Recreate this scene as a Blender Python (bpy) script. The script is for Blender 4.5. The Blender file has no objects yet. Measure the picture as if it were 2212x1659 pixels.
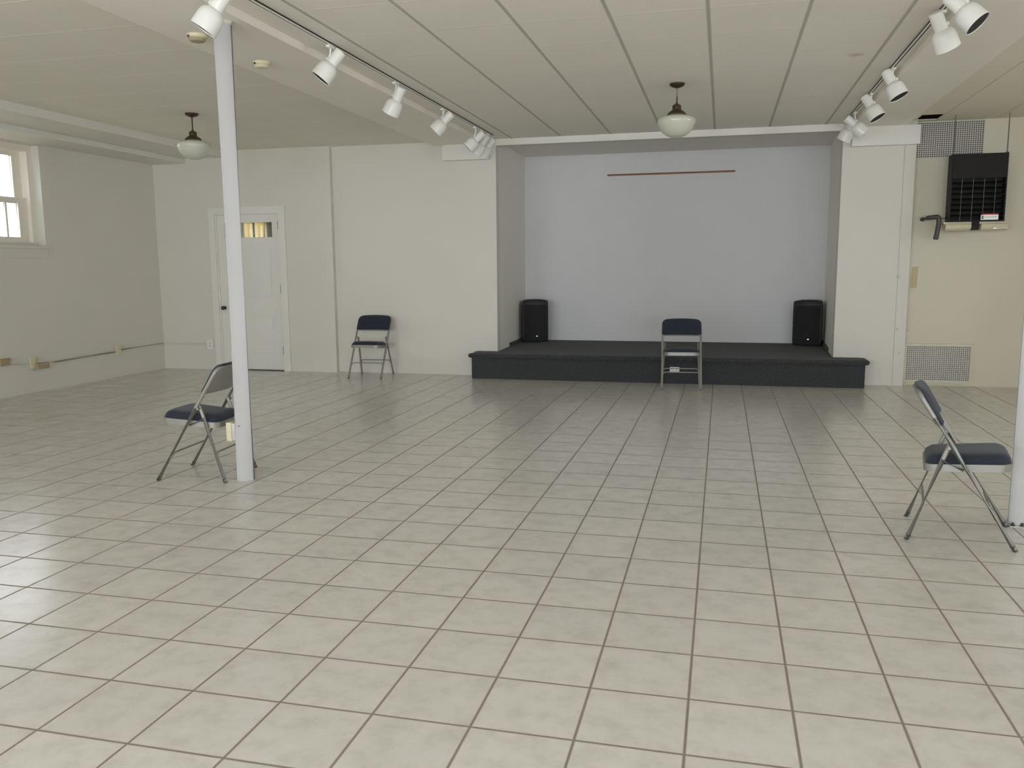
import bpy, bmesh, math, random
from mathutils import Vector, Matrix
random.seed(7)
scene = bpy.context.scene
COL = scene.collection
PI = math.pi

# ------------------------------------------------------------------ materials
def new_mat(name):
    m = bpy.data.materials.new(name); m.use_nodes = True
    nt = m.node_tree
    return m, nt, nt.nodes['Principled BSDF']

def N(nt, t, **kw):
    n = nt.nodes.new(t)
    for k, v in kw.items(): setattr(n, k, v)
    return n

def math_node(nt, op, a, b=None, c=None):
    n = N(nt, 'ShaderNodeMath', operation=op)
    for i, v in enumerate((a, b, c)):
        if v is None: continue
        if isinstance(v, (int, float)): n.inputs[i].default_value = v
        else: nt.links.new(v, n.inputs[i])
    return n.outputs[0]

def mix_col(nt, fac, a, b):
    n = N(nt, 'ShaderNodeMix', data_type='RGBA')
    for s, v in ((n.inputs['Factor'], fac), (n.inputs['A'], a), (n.inputs['B'], b)):
        if isinstance(v, (int, float)): s.default_value = v
        elif isinstance(v, tuple): s.default_value = (*v[:3], 1)
        else: nt.links.new(v, s)
    return n.outputs['Result']

def paint(name, col, rough=0.55, spec=0.4, var=0.06, scale=3.0, bump=0.0, bscale=150.0, metal=0.0):
    m, nt, b = new_mat(name)
    geo = N(nt, 'ShaderNodeNewGeometry')
    no = N(nt, 'ShaderNodeTexNoise'); no.inputs['Scale'].default_value = scale; no.inputs['Detail'].default_value = 4
    nt.links.new(geo.outputs['Position'], no.inputs['Vector'])
    dark = tuple(c*(1-var) for c in col); light = tuple(min(1, c*(1+var)) for c in col)
    nt.links.new(mix_col(nt, no.outputs['Fac'], dark, light), b.inputs['Base Color'])
    b.inputs['Roughness'].default_value = rough
    b.inputs['Specular IOR Level'].default_value = spec
    b.inputs['Metallic'].default_value = metal
    if bump:
        n2 = N(nt, 'ShaderNodeTexNoise'); n2.inputs['Scale'].default_value = bscale; n2.inputs['Detail'].default_value = 3
        nt.links.new(geo.outputs['Position'], n2.inputs['Vector'])
        bp = N(nt, 'ShaderNodeBump'); bp.inputs['Strength'].default_value = bump; bp.inputs['Distance'].default_value = 0.004
        nt.links.new(n2.outputs['Fac'], bp.inputs['Height']); nt.links.new(bp.outputs['Normal'], b.inputs['Normal'])
    return m

def with_spots(m, spots, col):
    """rust / water marks of their own shape: (x,y,z,radius,strength) in the room"""
    nt = m.node_tree; b = nt.nodes['Principled BSDF']
    src = b.inputs['Base Color'].links[0].from_socket
    geo = N(nt, 'ShaderNodeNewGeometry')
    no = N(nt, 'ShaderNodeTexNoise'); no.inputs['Scale'].default_value = 25
    nt.links.new(geo.outputs['Position'], no.inputs['Vector'])
    for x, y, z, r, s in spots:
        d = N(nt, 'ShaderNodeVectorMath', operation='DISTANCE'); d.inputs[1].default_value = (x, y, z)
        nt.links.new(geo.outputs['Position'], d.inputs[0])
        wob = math_node(nt, 'MULTIPLY_ADD', no.outputs['Fac'], r*0.9, d.outputs['Value'])
        k = N(nt, 'ShaderNodeMapRange'); k.inputs['From Min'].default_value = r*0.7; k.inputs['From Max'].default_value = r*1.4
        k.inputs['To Min'].default_value = s; k.inputs['To Max'].default_value = 0
        nt.links.new(wob, k.inputs['Value'])
        src = mix_col(nt, k.outputs['Result'], src, col)
    nt.links.new(src, b.inputs['Base Color'])
    return m

def line_mask(nt, coord, phase, pitch, width):
    f = math_node(nt, 'DIVIDE', math_node(nt, 'SUBTRACT', coord, phase), pitch)
    f = math_node(nt, 'ADD', f, 1000.5)
    f = math_node(nt, 'FRACT', f)
    f = math_node(nt, 'ABSOLUTE', math_node(nt, 'SUBTRACT', f, 0.5))
    k = N(nt, 'ShaderNodeMapRange'); h = width/pitch/2
    k.inputs['From Min'].default_value = h*0.6; k.inputs['From Max'].default_value = h*1.4
    k.inputs['To Min'].default_value = 1; k.inputs['To Max'].default_value = 0
    nt.links.new(f, k.inputs['Value'])
    return k.outputs['Result']

TILE = 0.325
def floor_material():
    m, nt, b = new_mat('ceramic_floor_tile')
    geo = N(nt, 'ShaderNodeNewGeometry'); sep = N(nt, 'ShaderNodeSeparateXYZ')
    nt.links.new(geo.outputs['Position'], sep.inputs[0])
    X, Y = sep.outputs['X'], sep.outputs['Y']
    gx = line_mask(nt, X, -2.3457, TILE, 0.0090); gy = line_mask(nt, Y, 2.319, TILE, 0.0092)
    g = math_node(nt, 'MAXIMUM', gx, gy)
    # a slightly different tone for each tile
    tx = math_node(nt, 'FLOOR', math_node(nt, 'DIVIDE', math_node(nt, 'ADD', X, 2.3457), TILE))
    ty = math_node(nt, 'FLOOR', math_node(nt, 'DIVIDE', math_node(nt, 'SUBTRACT', Y, 2.319), TILE))
    cmb = N(nt, 'ShaderNodeCombineXYZ'); nt.links.new(tx, cmb.inputs[0]); nt.links.new(ty, cmb.inputs[1])
    wn = N(nt, 'ShaderNodeTexWhiteNoise'); nt.links.new(cmb.outputs[0], wn.inputs['Vector'])
    no = N(nt, 'ShaderNodeTexNoise'); no.inputs['Scale'].default_value = 9; no.inputs['Detail'].default_value = 5; no.inputs['Roughness'].default_value = .65
    off = N(nt, 'ShaderNodeVectorMath', operation='MULTIPLY_ADD'); off.inputs[1].default_value = (7.3, 3.1, 0)
    nt.links.new(wn.outputs['Color'], off.inputs[0]); nt.links.new(geo.outputs['Position'], off.inputs[2])
    nt.links.new(off.outputs[0], no.inputs['Vector'])
    rp = N(nt, 'ShaderNodeValToRGB')
    e = rp.color_ramp.elements
    e[0].position = .30; e[0].color = (.525, .515, .470, 1)
    e[1].position = .72; e[1].color = (.635, .622, .590, 1)
    e2 = rp.color_ramp.elements.new(.52); e2.color = (.605, .590, .540, 1)
    nt.links.new(no.outputs['Fac'], rp.inputs[0])
    hs = N(nt, 'ShaderNodeHueSaturation')
    v = math_node(nt, 'MULTIPLY_ADD', wn.outputs['Value'], 0.06, 0.97)
    nt.links.new(v, hs.inputs['Value']); nt.links.new(rp.outputs[0], hs.inputs['Color'])
    nt.links.new(mix_col(nt, g, hs.outputs[0], (.235, .205, .165)), b.inputs['Base Color'])
    r = math_node(nt, 'MULTIPLY_ADD', g, 0.35, 0.21)
    nt.links.new(r, b.inputs['Roughness'])
    b.inputs['Specular IOR Level'].default_value = .55
    n2 = N(nt, 'ShaderNodeTexNoise'); n2.inputs['Scale'].default_value = 14
    nt.links.new(geo.outputs['Position'], n2.inputs['Vector'])
    h = math_node(nt, 'MULTIPLY_ADD', n2.outputs['Fac'], 0.04, math_node(nt, 'SUBTRACT', 1.0, g))
    bp = N(nt, 'ShaderNodeBump'); bp.inputs['Strength'].default_value = .25; bp.inputs['Distance'].default_value = .003
    nt.links.new(h, bp.inputs['Height']); nt.links.new(bp.outputs['Normal'], b.inputs['Normal'])
    return m

def ceiling_material(name, base, x0, runner_col, runner_w, runner_amt, tee_amt, tee_col):
    m, nt, b = new_mat(name)
    geo = N(nt, 'ShaderNodeNewGeometry'); sep = N(nt, 'ShaderNodeSeparateXYZ')
    nt.links.new(geo.outputs['Position'], sep.inputs[0])
    gx = line_mask(nt, sep.outputs['X'], x0, 0.6165, runner_w)
    gy = line_mask(nt, sep.outputs['Y'], 5.645, 0.6145, 0.016)
    no = N(nt, 'ShaderNodeTexNoise'); no.inputs['Scale'].default_value = 60; no.inputs['Detail'].default_value = 4
    nt.links.new(geo.outputs['Position'], no.inputs['Vector'])
    n3 = N(nt, 'ShaderNodeTexNoise'); n3.inputs['Scale'].default_value = 1.3
    nt.links.new(geo.outputs['Position'], n3.inputs['Vector'])
    c = mix_col(nt, no.outputs['Fac'], tuple(x*.93 for x in base), tuple(x*1.06 for x in base))
    c = mix_col(nt, math_node(nt, 'MULTIPLY', n3.outputs['Fac'], .12), c, (.52, .47, .38))
    c = mix_col(nt, math_node(nt, 'MULTIPLY', gy, tee_amt), c, tee_col)
    c = mix_col(nt, math_node(nt, 'MULTIPLY', gx, runner_amt), c, runner_col)
    nt.links.new(c, b.inputs['Base Color'])
    b.inputs['Roughness'].default_value = .8; b.inputs['Specular IOR Level'].default_value = .2
    bp = N(nt, 'ShaderNodeBump'); bp.inputs['Strength'].default_value = .35; bp.inputs['Distance'].default_value = .006
    h = math_node(nt, 'ADD', math_node(nt, 'MAXIMUM', gx, gy), math_node(nt, 'MULTIPLY', no.outputs['Fac'], .25))
    nt.links.new(h, bp.inputs['Height']); nt.links.new(bp.outputs['Normal'], b.inputs['Normal'])
    return m

def carpet_material():
    m, nt, b = new_mat('charcoal_carpet')
    geo = N(nt, 'ShaderNodeNewGeometry')
    no = N(nt, 'ShaderNodeTexNoise'); no.inputs['Scale'].default_value = 90; no.inputs['Detail'].default_value = 6
    nt.links.new(geo.outputs['Position'], no.inputs['Vector'])
    rp = N(nt, 'ShaderNodeValToRGB')
    rp.color_ramp.elements[0].position = .35; rp.color_ramp.elements[0].color = (.027, .029, .032, 1)
    rp.color_ramp.elements[1].position = .7; rp.color_ramp.elements[1].color = (.075, .077, .079, 1)
    nt.links.new(no.outputs['Fac'], rp.inputs[0]); nt.links.new(rp.outputs[0], b.inputs['Base Color'])
    b.inputs['Roughness'].default_value = .95; b.inputs['Specular IOR Level'].default_value = .1
    b.inputs['Sheen Weight'].default_value = .11
    bp = N(nt, 'ShaderNodeBump'); bp.inputs['Strength'].default_value = .6; bp.inputs['Distance'].default_value = .01
    nt.links.new(no.outputs['Fac'], bp.inputs['Height']); nt.links.new(bp.outputs['Normal'], b.inputs['Normal'])
    return m

def fabric_material(name, c0, c1):
    m, nt, b = new_mat(name)
    tc = N(nt, 'ShaderNodeTexCoord')
    no = N(nt, 'ShaderNodeTexNoise'); no.inputs['Scale'].default_value = 240; no.inputs['Detail'].default_value = 3
    nt.links.new(tc.outputs['Object'], no.inputs['Vector'])
    nt.links.new(mix_col(nt, no.outputs['Fac'], c0, c1), b.inputs['Base Color'])
    b.inputs['Roughness'].default_value = .9; b.inputs['Specular IOR Level'].default_value = .15
    b.inputs['Sheen Weight'].default_value = .15
    bp = N(nt, 'ShaderNodeBump'); bp.inputs['Strength'].default_value = .3; bp.inputs['Distance'].default_value = .002
    nt.links.new(no.outputs['Fac'], bp.inputs['Height']); nt.links.new(bp.outputs['Normal'], b.inputs['Normal'])
    return m

def pane_material():
    m = bpy.data.materials.new('window_glass'); m.use_nodes = True; nt = m.node_tree; nt.nodes.clear()
    out = N(nt, 'ShaderNodeOutputMaterial'); mx = N(nt, 'ShaderNodeMixShader')
    t = N(nt, 'ShaderNodeBsdfTransparent'); t.inputs[0].default_value = (.95, .97, .96, 1)
    g = N(nt, 'ShaderNodeBsdfGlossy'); g.inputs['Roughness'].default_value = .02
    fr = N(nt, 'ShaderNodeFresnel'); fr.inputs[0].default_value = 1.45
    nt.links.new(math_node(nt, 'MULTIPLY', fr.outputs[0], .8), mx.inputs[0])
    nt.links.new(t.outputs[0], mx.inputs[1]); nt.links.new(g.outputs[0], mx.inputs[2]); nt.links.new(mx.outputs[0], out.inputs[0])
    return m

def blind_material():
    m = bpy.data.materials.new('translucent_slat'); m.use_nodes = True; nt = m.node_tree; nt.nodes.clear()
    out = N(nt, 'ShaderNodeOutputMaterial'); mx = N(nt, 'ShaderNodeMixShader'); mx.inputs[0].default_value = .23
    d = N(nt, 'ShaderNodeBsdfDiffuse'); d.inputs[0].default_value = (.75, .64, .38, 1)
    t = N(nt, 'ShaderNodeBsdfTranslucent'); t.inputs[0].default_value = (.80, .72, .46, 1)
    nt.links.new(d.outputs[0], mx.inputs[1]); nt.links.new(t.outputs[0], mx.inputs[2]); nt.links.new(mx.outputs[0], out.inputs[0])
    return m

WALL = (.655, .64, .575)
M = {
 'wall': with_spots(paint('painted_wall', WALL, .5, .35, .03, 1.6, .12, 60),
        [(1.985, 10.515, .66, .022, .6), (1.965, 10.515, 1.27, .03, .35), (2.02, 10.515, .39, .016, .5)], (.42, .30, .17)),
 'wall_warm': with_spots(paint('painted_wall_warm', (.615, .585, .475), .5, .35, .04, 1.6, .12, 60),
        [(2.12, 10.62, .64, .018, .6), (2.10, 10.62, .14, .02, .5)], (.42, .27, .15)),
 'alcove': paint('cool_white_wall', (.675, .68, .695), .6, .3, .03, 5.0, .35, 22),
 'reveal': paint('alcove_side_paint', (.78, .76, .69), .6, .3, .03, 3.0, .1, 60),
 'trim': paint('white_trim_paint', (.73, .72, .665), .4, .4, .02, 4.0),
 'beam': paint('beam_paint', (.86, .83, .76), .55, .35, .03, 2.0),
 'window_trim': paint('window_trim_paint', (.78, .745, .66), .4, .4, .03, 4.0),
 'pole': paint('gloss_white_enamel', (.46, .455, .455), .28, .5, .01, 3.0),
 'lamp_white': paint('white_lamp_enamel', (.80, .80, .76), .3, .5, .01, 6.0),
 'black': paint('matte_black', (.012, .012, .012), .7, .3, .1, 20),
 'dark_slot': paint('dark_slot', (.05, .038, .025), .6, .3, .1, 20),
 'floor': floor_material(),
 'ceil_mid': with_spots(ceiling_material('ceiling_tile_grid', (.88, .855, .79), -.13, (.45, .44, .39), .024, .85, .55, (.90, .89, .84)),
        [(.95, 7.16, 3.0, .085, .45)], (.45, .36, .22)),
 'ceil_side': ceiling_material('ceiling_board_side', (.81, .785, .71), -3.75, (.90, .885, .82), .014, .50, .60, (.92, .905, .84)),
 'ceil_right': ceiling_material('ceiling_board_right', (.80, .765, .655), 2.28, (.40, .35, .27), .012, .55, .12, (.74, .72, .63)),
 'carpet': carpet_material(),
 'fabric': fabric_material('navy_upholstery', (.016, .020, .031), (.034, .041, .058)),
 'steel': paint('grey_powder_coat', (.27, .265, .24), .38, .5, .05, 30, metal=.25),
 'rubber': paint('grey_rubber', (.14, .137, .125), .8, .2, .05, 30),
 'speaker': paint('black_moulded_plastic', (.013, .014, .017), .55, .4, .15, 60, .2, 300),
 'grille': paint('black_speaker_mesh', (.009, .009, .010), .6, .35, .2, 400, .5, 900),
 'chrome': paint('polished_metal', (.7, .7, .7), .2, .5, .02, 30, metal=1),
 'bronze': paint('aged_bronze', (.095, .070, .042), .35, .5, .15, 40, metal=.7),
 'opal': paint('opal_glass', (.55, .56, .475), .12, .5, .01, 5),
 'cream': paint('cream_plastic', (.66, .61, .43), .45, .4, .03, 20),
 'cream_dull': paint('aged_cream_metal', (.56, .52, .37), .5, .4, .06, 20),
 'tan': paint('tan_plastic', (.38, .30, .19), .5, .4, .05, 20),
 'tape': paint('old_yellow_tape', (.52, .44, .27), .6, .3, .1, 12),
 'conduit': paint('painted_conduit', (.62, .605, .56), .5, .4, .03, 20),
 'white_plastic': paint('white_plastic', (.78, .78, .75), .35, .45, .01, 20),
 'brown': paint('reddish_brown_wood', (.24, .115, .065), .6, .3, .2, 30),
 'dark_metal': paint('dark_iron', (.07, .068, .065), .5, .4, .15, 40, metal=.4),
 'louver': paint('dark_louver', (.008, .007, .006), .55, .25, .1, 30),
 'wire': paint('dull_guard_wire', (.12, .115, .10), .4, .5, .1, 60, metal=.5),
 'mesh': paint('galvanised_mesh', (.48, .465, .42), .5, .4, .1, 60, metal=.2),
 'mesh_back': paint('dark_mesh_backing', (.10, .095, .085), .9, .1, .2, 10),  # dark grey-brown sheet behind the upper mesh
 'mesh_back_light': paint('tan_mesh_backing', (.23, .205, .16), .9, .1, .25, 7),  # lighter tan sheet behind the lower mesh
 'sticker': paint('white_sticker', (.85, .86, .85), .3, .5, .01, 20),
 'red': paint('red_print', (.50, .03, .02), .5, .3, .05, 30),
 'green': paint('green_print', (.10, .22, .10), .5, .3, .05, 30),
 'print': paint('faded_print', (.50, .42, .38), .5, .3, .05, 30),
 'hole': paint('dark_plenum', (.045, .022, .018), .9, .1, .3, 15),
 'ground_block': paint('ground_block_dark', (.13, .12, .08), .9, .2, .3, .8),
 'glass': pane_material(),
 'slat': blind_material(),
 'plate': paint('metal_wall_plate', (.55, .55, .53), .35, .5, .03, 30, metal=.2),
}

# ------------------------------------------------------------------ mesh helpers
def box(bm, x0, x1, y0, y1, z0, z1, bev=0.0):
    vs = [bm.verts.new((x, y, z)) for z in (z0, z1) for y in (y0, y1) for x in (x0, x1)]
    fs = [bm.faces.new([vs[i] for i in f]) for f in ((0,2,3,1),(4,5,7,6),(0,1,5,4),(2,6,7,3),(0,4,6,2),(1,3,7,5))]
    if bev > 0:
        ed = list({e for f in fs for e in f.edges})
        bmesh.ops.bevel(bm, geom=ed, offset=bev, segments=2, profile=.7, affect='EDGES')
    return bm

def frame_axes(d):
    d = Vector(d).normalized()
    up = Vector((0,0,1)) if abs(d.z) < .95 else Vector((0,1,0))
    a = d.cross(up).normalized(); b = a.cross(d).normalized()
    return d, a, b

def tube(bm, pts, r, seg=12, cap=True):
    pts = [Vector(p) for p in pts]
    rings = []; prev = None
    for i, p in enumerate(pts):
        if i == 0: d = pts[1]-p
        elif i == len(pts)-1: d = p-pts[i-1]
        else: d = (pts[i+1]-p).normalized()+(p-pts[i-1]).normalized()
        d = d.normalized()
        if prev is None: _, a, b = frame_axes(d)
        else:
            a = (prev - d*prev.dot(d)).normalized(); b = d.cross(a)
        prev = a
        rr = r[i] if isinstance(r, (list, tuple)) else r
        rings.append([bm.verts.new(p+(a*math.cos(t)+b*math.sin(t))*rr) for t in [2*PI*k/seg for k in range(seg)]])
    for A, B in zip(rings, rings[1:]):
        for k in range(seg):
            f = bm.faces.new((A[k], A[(k+1)%seg], B[(k+1)%seg], B[k])); f.smooth = True
    if cap:
        bm.faces.new(list(reversed(rings[0]))); bm.faces.new(rings[-1])
    return bm

def fillet(pts, rad, n=5):
    pts = [Vector(p) for p in pts]; out = [pts[0]]
    for i in range(1, len(pts)-1):
        a, p, b = pts[i-1], pts[i], pts[i+1]
        r = min(rad, (a-p).length*.45, (b-p).length*.45)
        s = p+(a-p).normalized()*r; e = p+(b-p).normalized()*r
        for k in range(n+1):
            t = k/n
            out.append(s*(1-t)**2 + p*2*t*(1-t) + e*t*t)
    out.append(pts[-1]); return out

def lathe(bm, prof, origin=(0,0,0), axis=(0,0,1), seg=32, smooth=True):
    """prof: (radius, distance along axis)"""
    o = Vector(origin); d, a, b = frame_axes(axis)
    rings = []
    for r, h in prof:
        c = o+d*h
        if r <= 1e-6: rings.append([bm.verts.new(c)])
        else: rings.append([bm.verts.new(c+(a*math.cos(t)+b*math.sin(t))*r) for t in [2*PI*k/seg for k in range(seg)]])
    for A, B in zip(rings, rings[1:]):
        for k in range(seg):
            if len(A) == 1 and len(B) == 1: continue
            if len(A) == 1: f = bm.faces.new((A[0], B[(k+1)%seg], B[k]))
            elif len(B) == 1: f = bm.faces.new((A[k], A[(k+1)%seg], B[0]))
            else: f = bm.faces.new((A[k], A[(k+1)%seg], B[(k+1)%seg], B[k]))
            f.smooth = smooth
    if len(rings[0]) > 1: bm.faces.new(list(reversed(rings[0])))
    if len(rings[-1]) > 1: bm.faces.new(rings[-1])
    return bm

def obj(name, bm, m, parent=None, mats=None, sharp=True):
    bmesh.ops.recalc_face_normals(bm, faces=bm.faces)
    me = bpy.data.meshes.new(name)
    bm.to_mesh(me); bm.free()
    for k in (mats or [m]): me.materials.append(M[k])
    if sharp:
        try: me.set_sharp_from_angle(angle=math.radians(38))
        except Exception: pass
    o = bpy.data.objects.new(name, me); COL.objects.link(o)
    if parent is not None:
        o.parent = parent
        o.matrix_parent_inverse = Matrix.Identity(4)
    return o

def tag(o, label=None, cat=None, group=None, kind=None):
    for k, v in (('label', label), ('category', cat), ('group', group), ('kind', kind)):
        if v: o[k] = v
    return o

def thing(name, label, cat, loc=(0,0,0), rz=0, group=None):
    o = bpy.data.objects.new(name, None); COL.objects.link(o)
    o.location = loc; o.rotation_euler = (0, 0, rz); o.empty_display_size = .1
    return tag(o, label, cat, group)

def copy_tree(o, parent=None):
    c = o.copy(); COL.objects.link(c); c.parent = parent
    for ch in list(o.children): copy_tree(ch, c)
    return c

def B(): return bmesh.new()

def structure(name, bm, m, parent=None, mats=None):
    o = obj(name, bm, m, parent, mats)
    if parent is None: o['kind'] = 'structure'
    return o

# ------------------------------------------------------------------ room shell
CEIL = 3.0
XL, XR, YF = -7.75, 6.2, -4.0          # left wall, right wall, wall behind the viewer
YB = 10.515                            # piers either side of the stage alcove
YB_DOOR, YB_RIGHT, Y_ALC = 10.44, 10.62, 12.3
AX0, AX1, AZ = -2.815, 1.30, 2.925     # alcove opening

b = B(); box(b, XL-.3, XR+.3, YF-.3, 10.75, -.08, 0)
structure('floor', b, 'floor')

def wall_y(bm, x0, x1, y0, y1, z0, z1, holes=()):
    """wall slab lying along x, with rectangular openings (x0,x1,z0,z1)"""
    cur = x0
    for hx0, hx1, hz0, hz1 in sorted(holes):
        box(bm, cur, hx0, y0, y1, z0, z1)
        if hz0 > z0: box(bm, hx0, hx1, y0, y1, z0, hz0)
        if hz1 < z1: box(bm, hx0, hx1, y0, y1, hz1, z1)
        cur = hx1
    box(bm, cur, x1, y0, y1, z0, z1)
def wall_x(bm, x0, x1, y0, y1, z0, z1, holes=()):
    cur = y0
    for hy0, hy1, hz0, hz1 in sorted(holes):
        box(bm, x0, x1, cur, hy0, z0, z1)
        if hz0 > z0: box(bm, x0, x1, hy0, hy1, z0, hz0)
        if hz1 < z1: box(bm, x0, x1, hy0, hy1, hz1, z1)
        cur = hy1
    box(bm, x0, x1, cur, y1, z0, z1)

DX0, DX1, DZ = -6.82, -5.84, 2.155      # door opening
b = B()
wall_y(b, XL-.3, -5.065, YB_DOOR, 10.66, 0, CEIL+.1, [(DX0, DX1, 0, DZ)])
box(b, -5.065, AX0, YB, 10.66, 0, CEIL+.1)
box(b, AX0, AX1, YB, 10.66, AZ, CEIL+.1)
box(b, AX1, 1.955, YB, 10.68, 0, CEIL+.1)
box(b, 1.962, 2.078, YB, 10.68, 0, CEIL+.1)          # joint between the two boards
box(b, 1.95, 1.97, YB+.008, 10.68, 0, CEIL+.1)
structure('wall_back', b, 'wall')
b = B(); box(b, 2.078, XR+.3, YB_RIGHT, 10.75, 0, CEIL+.1)
structure('wall_back_right', b, 'wall_warm')

LW = [(6.98, 8.40, 1.69, 2.84), (.6, 2.0, 1.69, 2.84)]  # second opening is unseen, placed for its daylight
b = B(); wall_x(b, XL-.3, XL, YF-.3, YB_DOOR, 0, CEIL+.1, LW)
structure('wall_left', b, 'wall')
RW = [(6.2, 8.0, 1.5, 2.75), (3.4, 5.2, 1.5, 2.75)]  # unseen windows, added and placed to brighten the left wall
b = B(); wall_x(b, XR, XR+.3, YF-.3, YB_RIGHT, 0, CEIL+.1, RW)
structure('wall_right', b, 'wall')
FW = [(-6.4, -3.9, .25, 2.75), (-3.0, -.5, .25, 2.75), (.4, 2.9, .6, 2.75), (3.7, 5.0, .6, 2.75)]  # unseen windows behind the viewer, sized to balance the room light
b = B(); wall_y(b, XL-.3, XR+.3, YF-.3, YF, 0, CEIL+.1, FW)
structure('wall_front', b, 'wall')

BX0, BX1 = AX0-.04, AX1+.075             # the alcove widens a little towards its back wall
def prism(bm, poly, z0, z1):
    lo = [bm.verts.new((x, y, z0)) for x, y in poly]; hi = [bm.verts.new((x, y, z1)) for x, y in poly]
    n = len(poly); bm.faces.new(list(reversed(lo))); bm.faces.new(hi)
    for k in range(n): bm.faces.new((lo[k], lo[(k+1)%n], hi[(k+1)%n], hi[k]))
b = B()
prism(b, [(AX0, 10.655), (BX0, Y_ALC), (BX0-.2, Y_ALC), (AX0-.2, 10.655)], 0, CEIL+.1)
prism(b, [(AX1, 10.675), (AX1+.2, 10.675), (BX1+.2, Y_ALC), (BX1, Y_ALC)], 0, CEIL+.1)
box(b, BX0-.2, BX1+.2, 10.66, Y_ALC+.1, CEIL, CEIL+.1)
structure('wall_alcove_side', b, 'reveal')
b = B(); box(b, BX0-.2, BX1+.2, Y_ALC, Y_ALC+.1, 0, CEIL)
structure('wall_alcove_back', b, 'alcove')

# ceiling with one missing tile near the right end of the back wall
HX0, HX1, HY0, HY1 = 2.05, 2.27, 10.16, 10.50
b = B()
def cbox(x0, x1, y0, y1, mi):
    n0 = len(b.faces); box(b, x0, x1, y0, y1, CEIL, CEIL+.008)
    b.faces.ensure_lookup_table()
    for f in b.faces[n0:]: f.material_index = mi
cbox(XL-.3, -3.3, YF-.3, 10.66, 0)
cbox(-3.3, 1.65, YF-.3, 10.66, 1)
cbox(1.65, XR+.3, YF-.3, HY0, 2); cbox(1.65, HX0, HY0, HY1, 2); cbox(HX1, XR+.3, HY0, HY1, 2); cbox(1.65, XR+.3, HY1, 10.7, 2)
structure('ceiling', b, None, None, ['ceil_side', 'ceil_mid', 'ceil_right'])
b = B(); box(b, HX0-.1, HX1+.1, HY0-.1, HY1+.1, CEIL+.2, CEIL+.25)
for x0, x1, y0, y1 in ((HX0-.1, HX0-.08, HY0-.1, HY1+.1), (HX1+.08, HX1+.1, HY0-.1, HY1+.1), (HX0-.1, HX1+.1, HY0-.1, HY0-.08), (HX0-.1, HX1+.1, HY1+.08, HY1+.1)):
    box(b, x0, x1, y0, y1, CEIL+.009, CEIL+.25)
structure('void_shade_box', b, 'hole')  # dark-coloured box above the missing tile stands in for the void's shade

# dropped beams over the poles, their bearing boards on the back wall, soffit along the left wall
b = B(); box(b, -3.62, -2.95, YF, 10.45, 2.945, CEIL); structure('trim_1', b, 'beam')
b = B(); box(b, 1.365, 1.95, YF, 10.515, 2.945, CEIL); structure('trim_2', b, 'beam')
b = B(); box(b, -3.50, -2.885, 10.43, YB+.02, 2.755, 2.945, .004); structure('trim_3', b, 'trim')
b = B(); box(b, 1.385, 2.10, 10.43, YB+.02, 2.735, 2.945, .004); structure('trim_4', b, 'trim')
b = B(); box(b, AX0+.0, AX1, 10.50, YB+.01, AZ-.002, CEIL); structure('trim_5', b, 'trim')
b = B(); box(b, XL, -6.62, YF, YB_DOOR, 2.912, CEIL, .004); structure('trim_6', b, 'trim')
b = B(); box(b, XL, -7.22, YF, YB_DOOR, 2.85, 2.912, .004); structure('trim_7', b, 'trim')

# ------------------------------------------------------------------ door in the back wall
def door():
    r = thing('door_1', 'white panelled door with a small glazed light, behind the left pole', 'door', (0, 0, 0)); r['kind'] = 'structure'
    y0, y1 = 10.465, 10.505
    x0, x1 = -6.80, -5.858; px0, px1 = -6.69, -5.966
    s = B()
    box(s, x0, px0, y0, y1, .012, 2.14); box(s, px1, x1, y0, y1, .012, 2.14)
    for z0, z1 in ((.012, .242), (.784, .975), (1.731, 1.835), (2.035, 2.14)): box(s, px0, px1, y0, y1, z0, z1)
    for z0, z1 in ((.242, .784), (.975, 1.731)):
        box(s, px0, px1, y0+.014, y1-.01, z0, z1)
        box(s, px0+.05, px1-.05, y0+.006, y1-.01, z0+.05, z1-.05, .006)
    obj('slab', s, 'trim', r)
    g = B(); box(g, px0, px1, y0+.018, y0+.022, 1.835, 2.035); obj('pane', g, 'glass', r)
    c = B()
    box(c, -6.905, -6.815, 10.415, YB_DOOR+.01, 0, 2.245, .004); box(c, -5.845, -5.745, 10.415, YB_DOOR+.01, 0, 2.245, .004)
    box(c, -6.82, -5.84, 10.415, YB_DOOR+.01, 2.15, 2.245, .004)
    box(c, DX0, DX0+.02, YB_DOOR, 10.56, 0, DZ); box(c, DX1-.016, DX1, YB_DOOR, 10.56, 0, DZ); box(c, DX0, DX1, YB_DOOR, 10.56, DZ-.014, DZ)
    obj('casing', c, 'trim', r)
    for z in (1.99, 1.13, .285):
        h = B(); box(h, -5.872, -5.850, 10.452, 10.468, z-.055, z+.055, .002); tube(h, [(-5.861, 10.45, z-.055), (-5.861, 10.45, z+.055)], .007, 10)
        obj('hinge', h, 'dark_metal', r)
    k = B(); lathe(k, [(.026, 0), (.026, .006), (.011, .01), (.011, .03), (.026, .04), (.029, .052), (.022, .064), (0, .068)], (-6.748, y0, .87), (0, -1, 0), 20)
    obj('knob', k, 'bronze', r)
    t = B(); box(t, DX0, DX1, YB_DOOR, 10.56, 0, .012); obj('threshold', t, 'dark_metal', r)
door()
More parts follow.
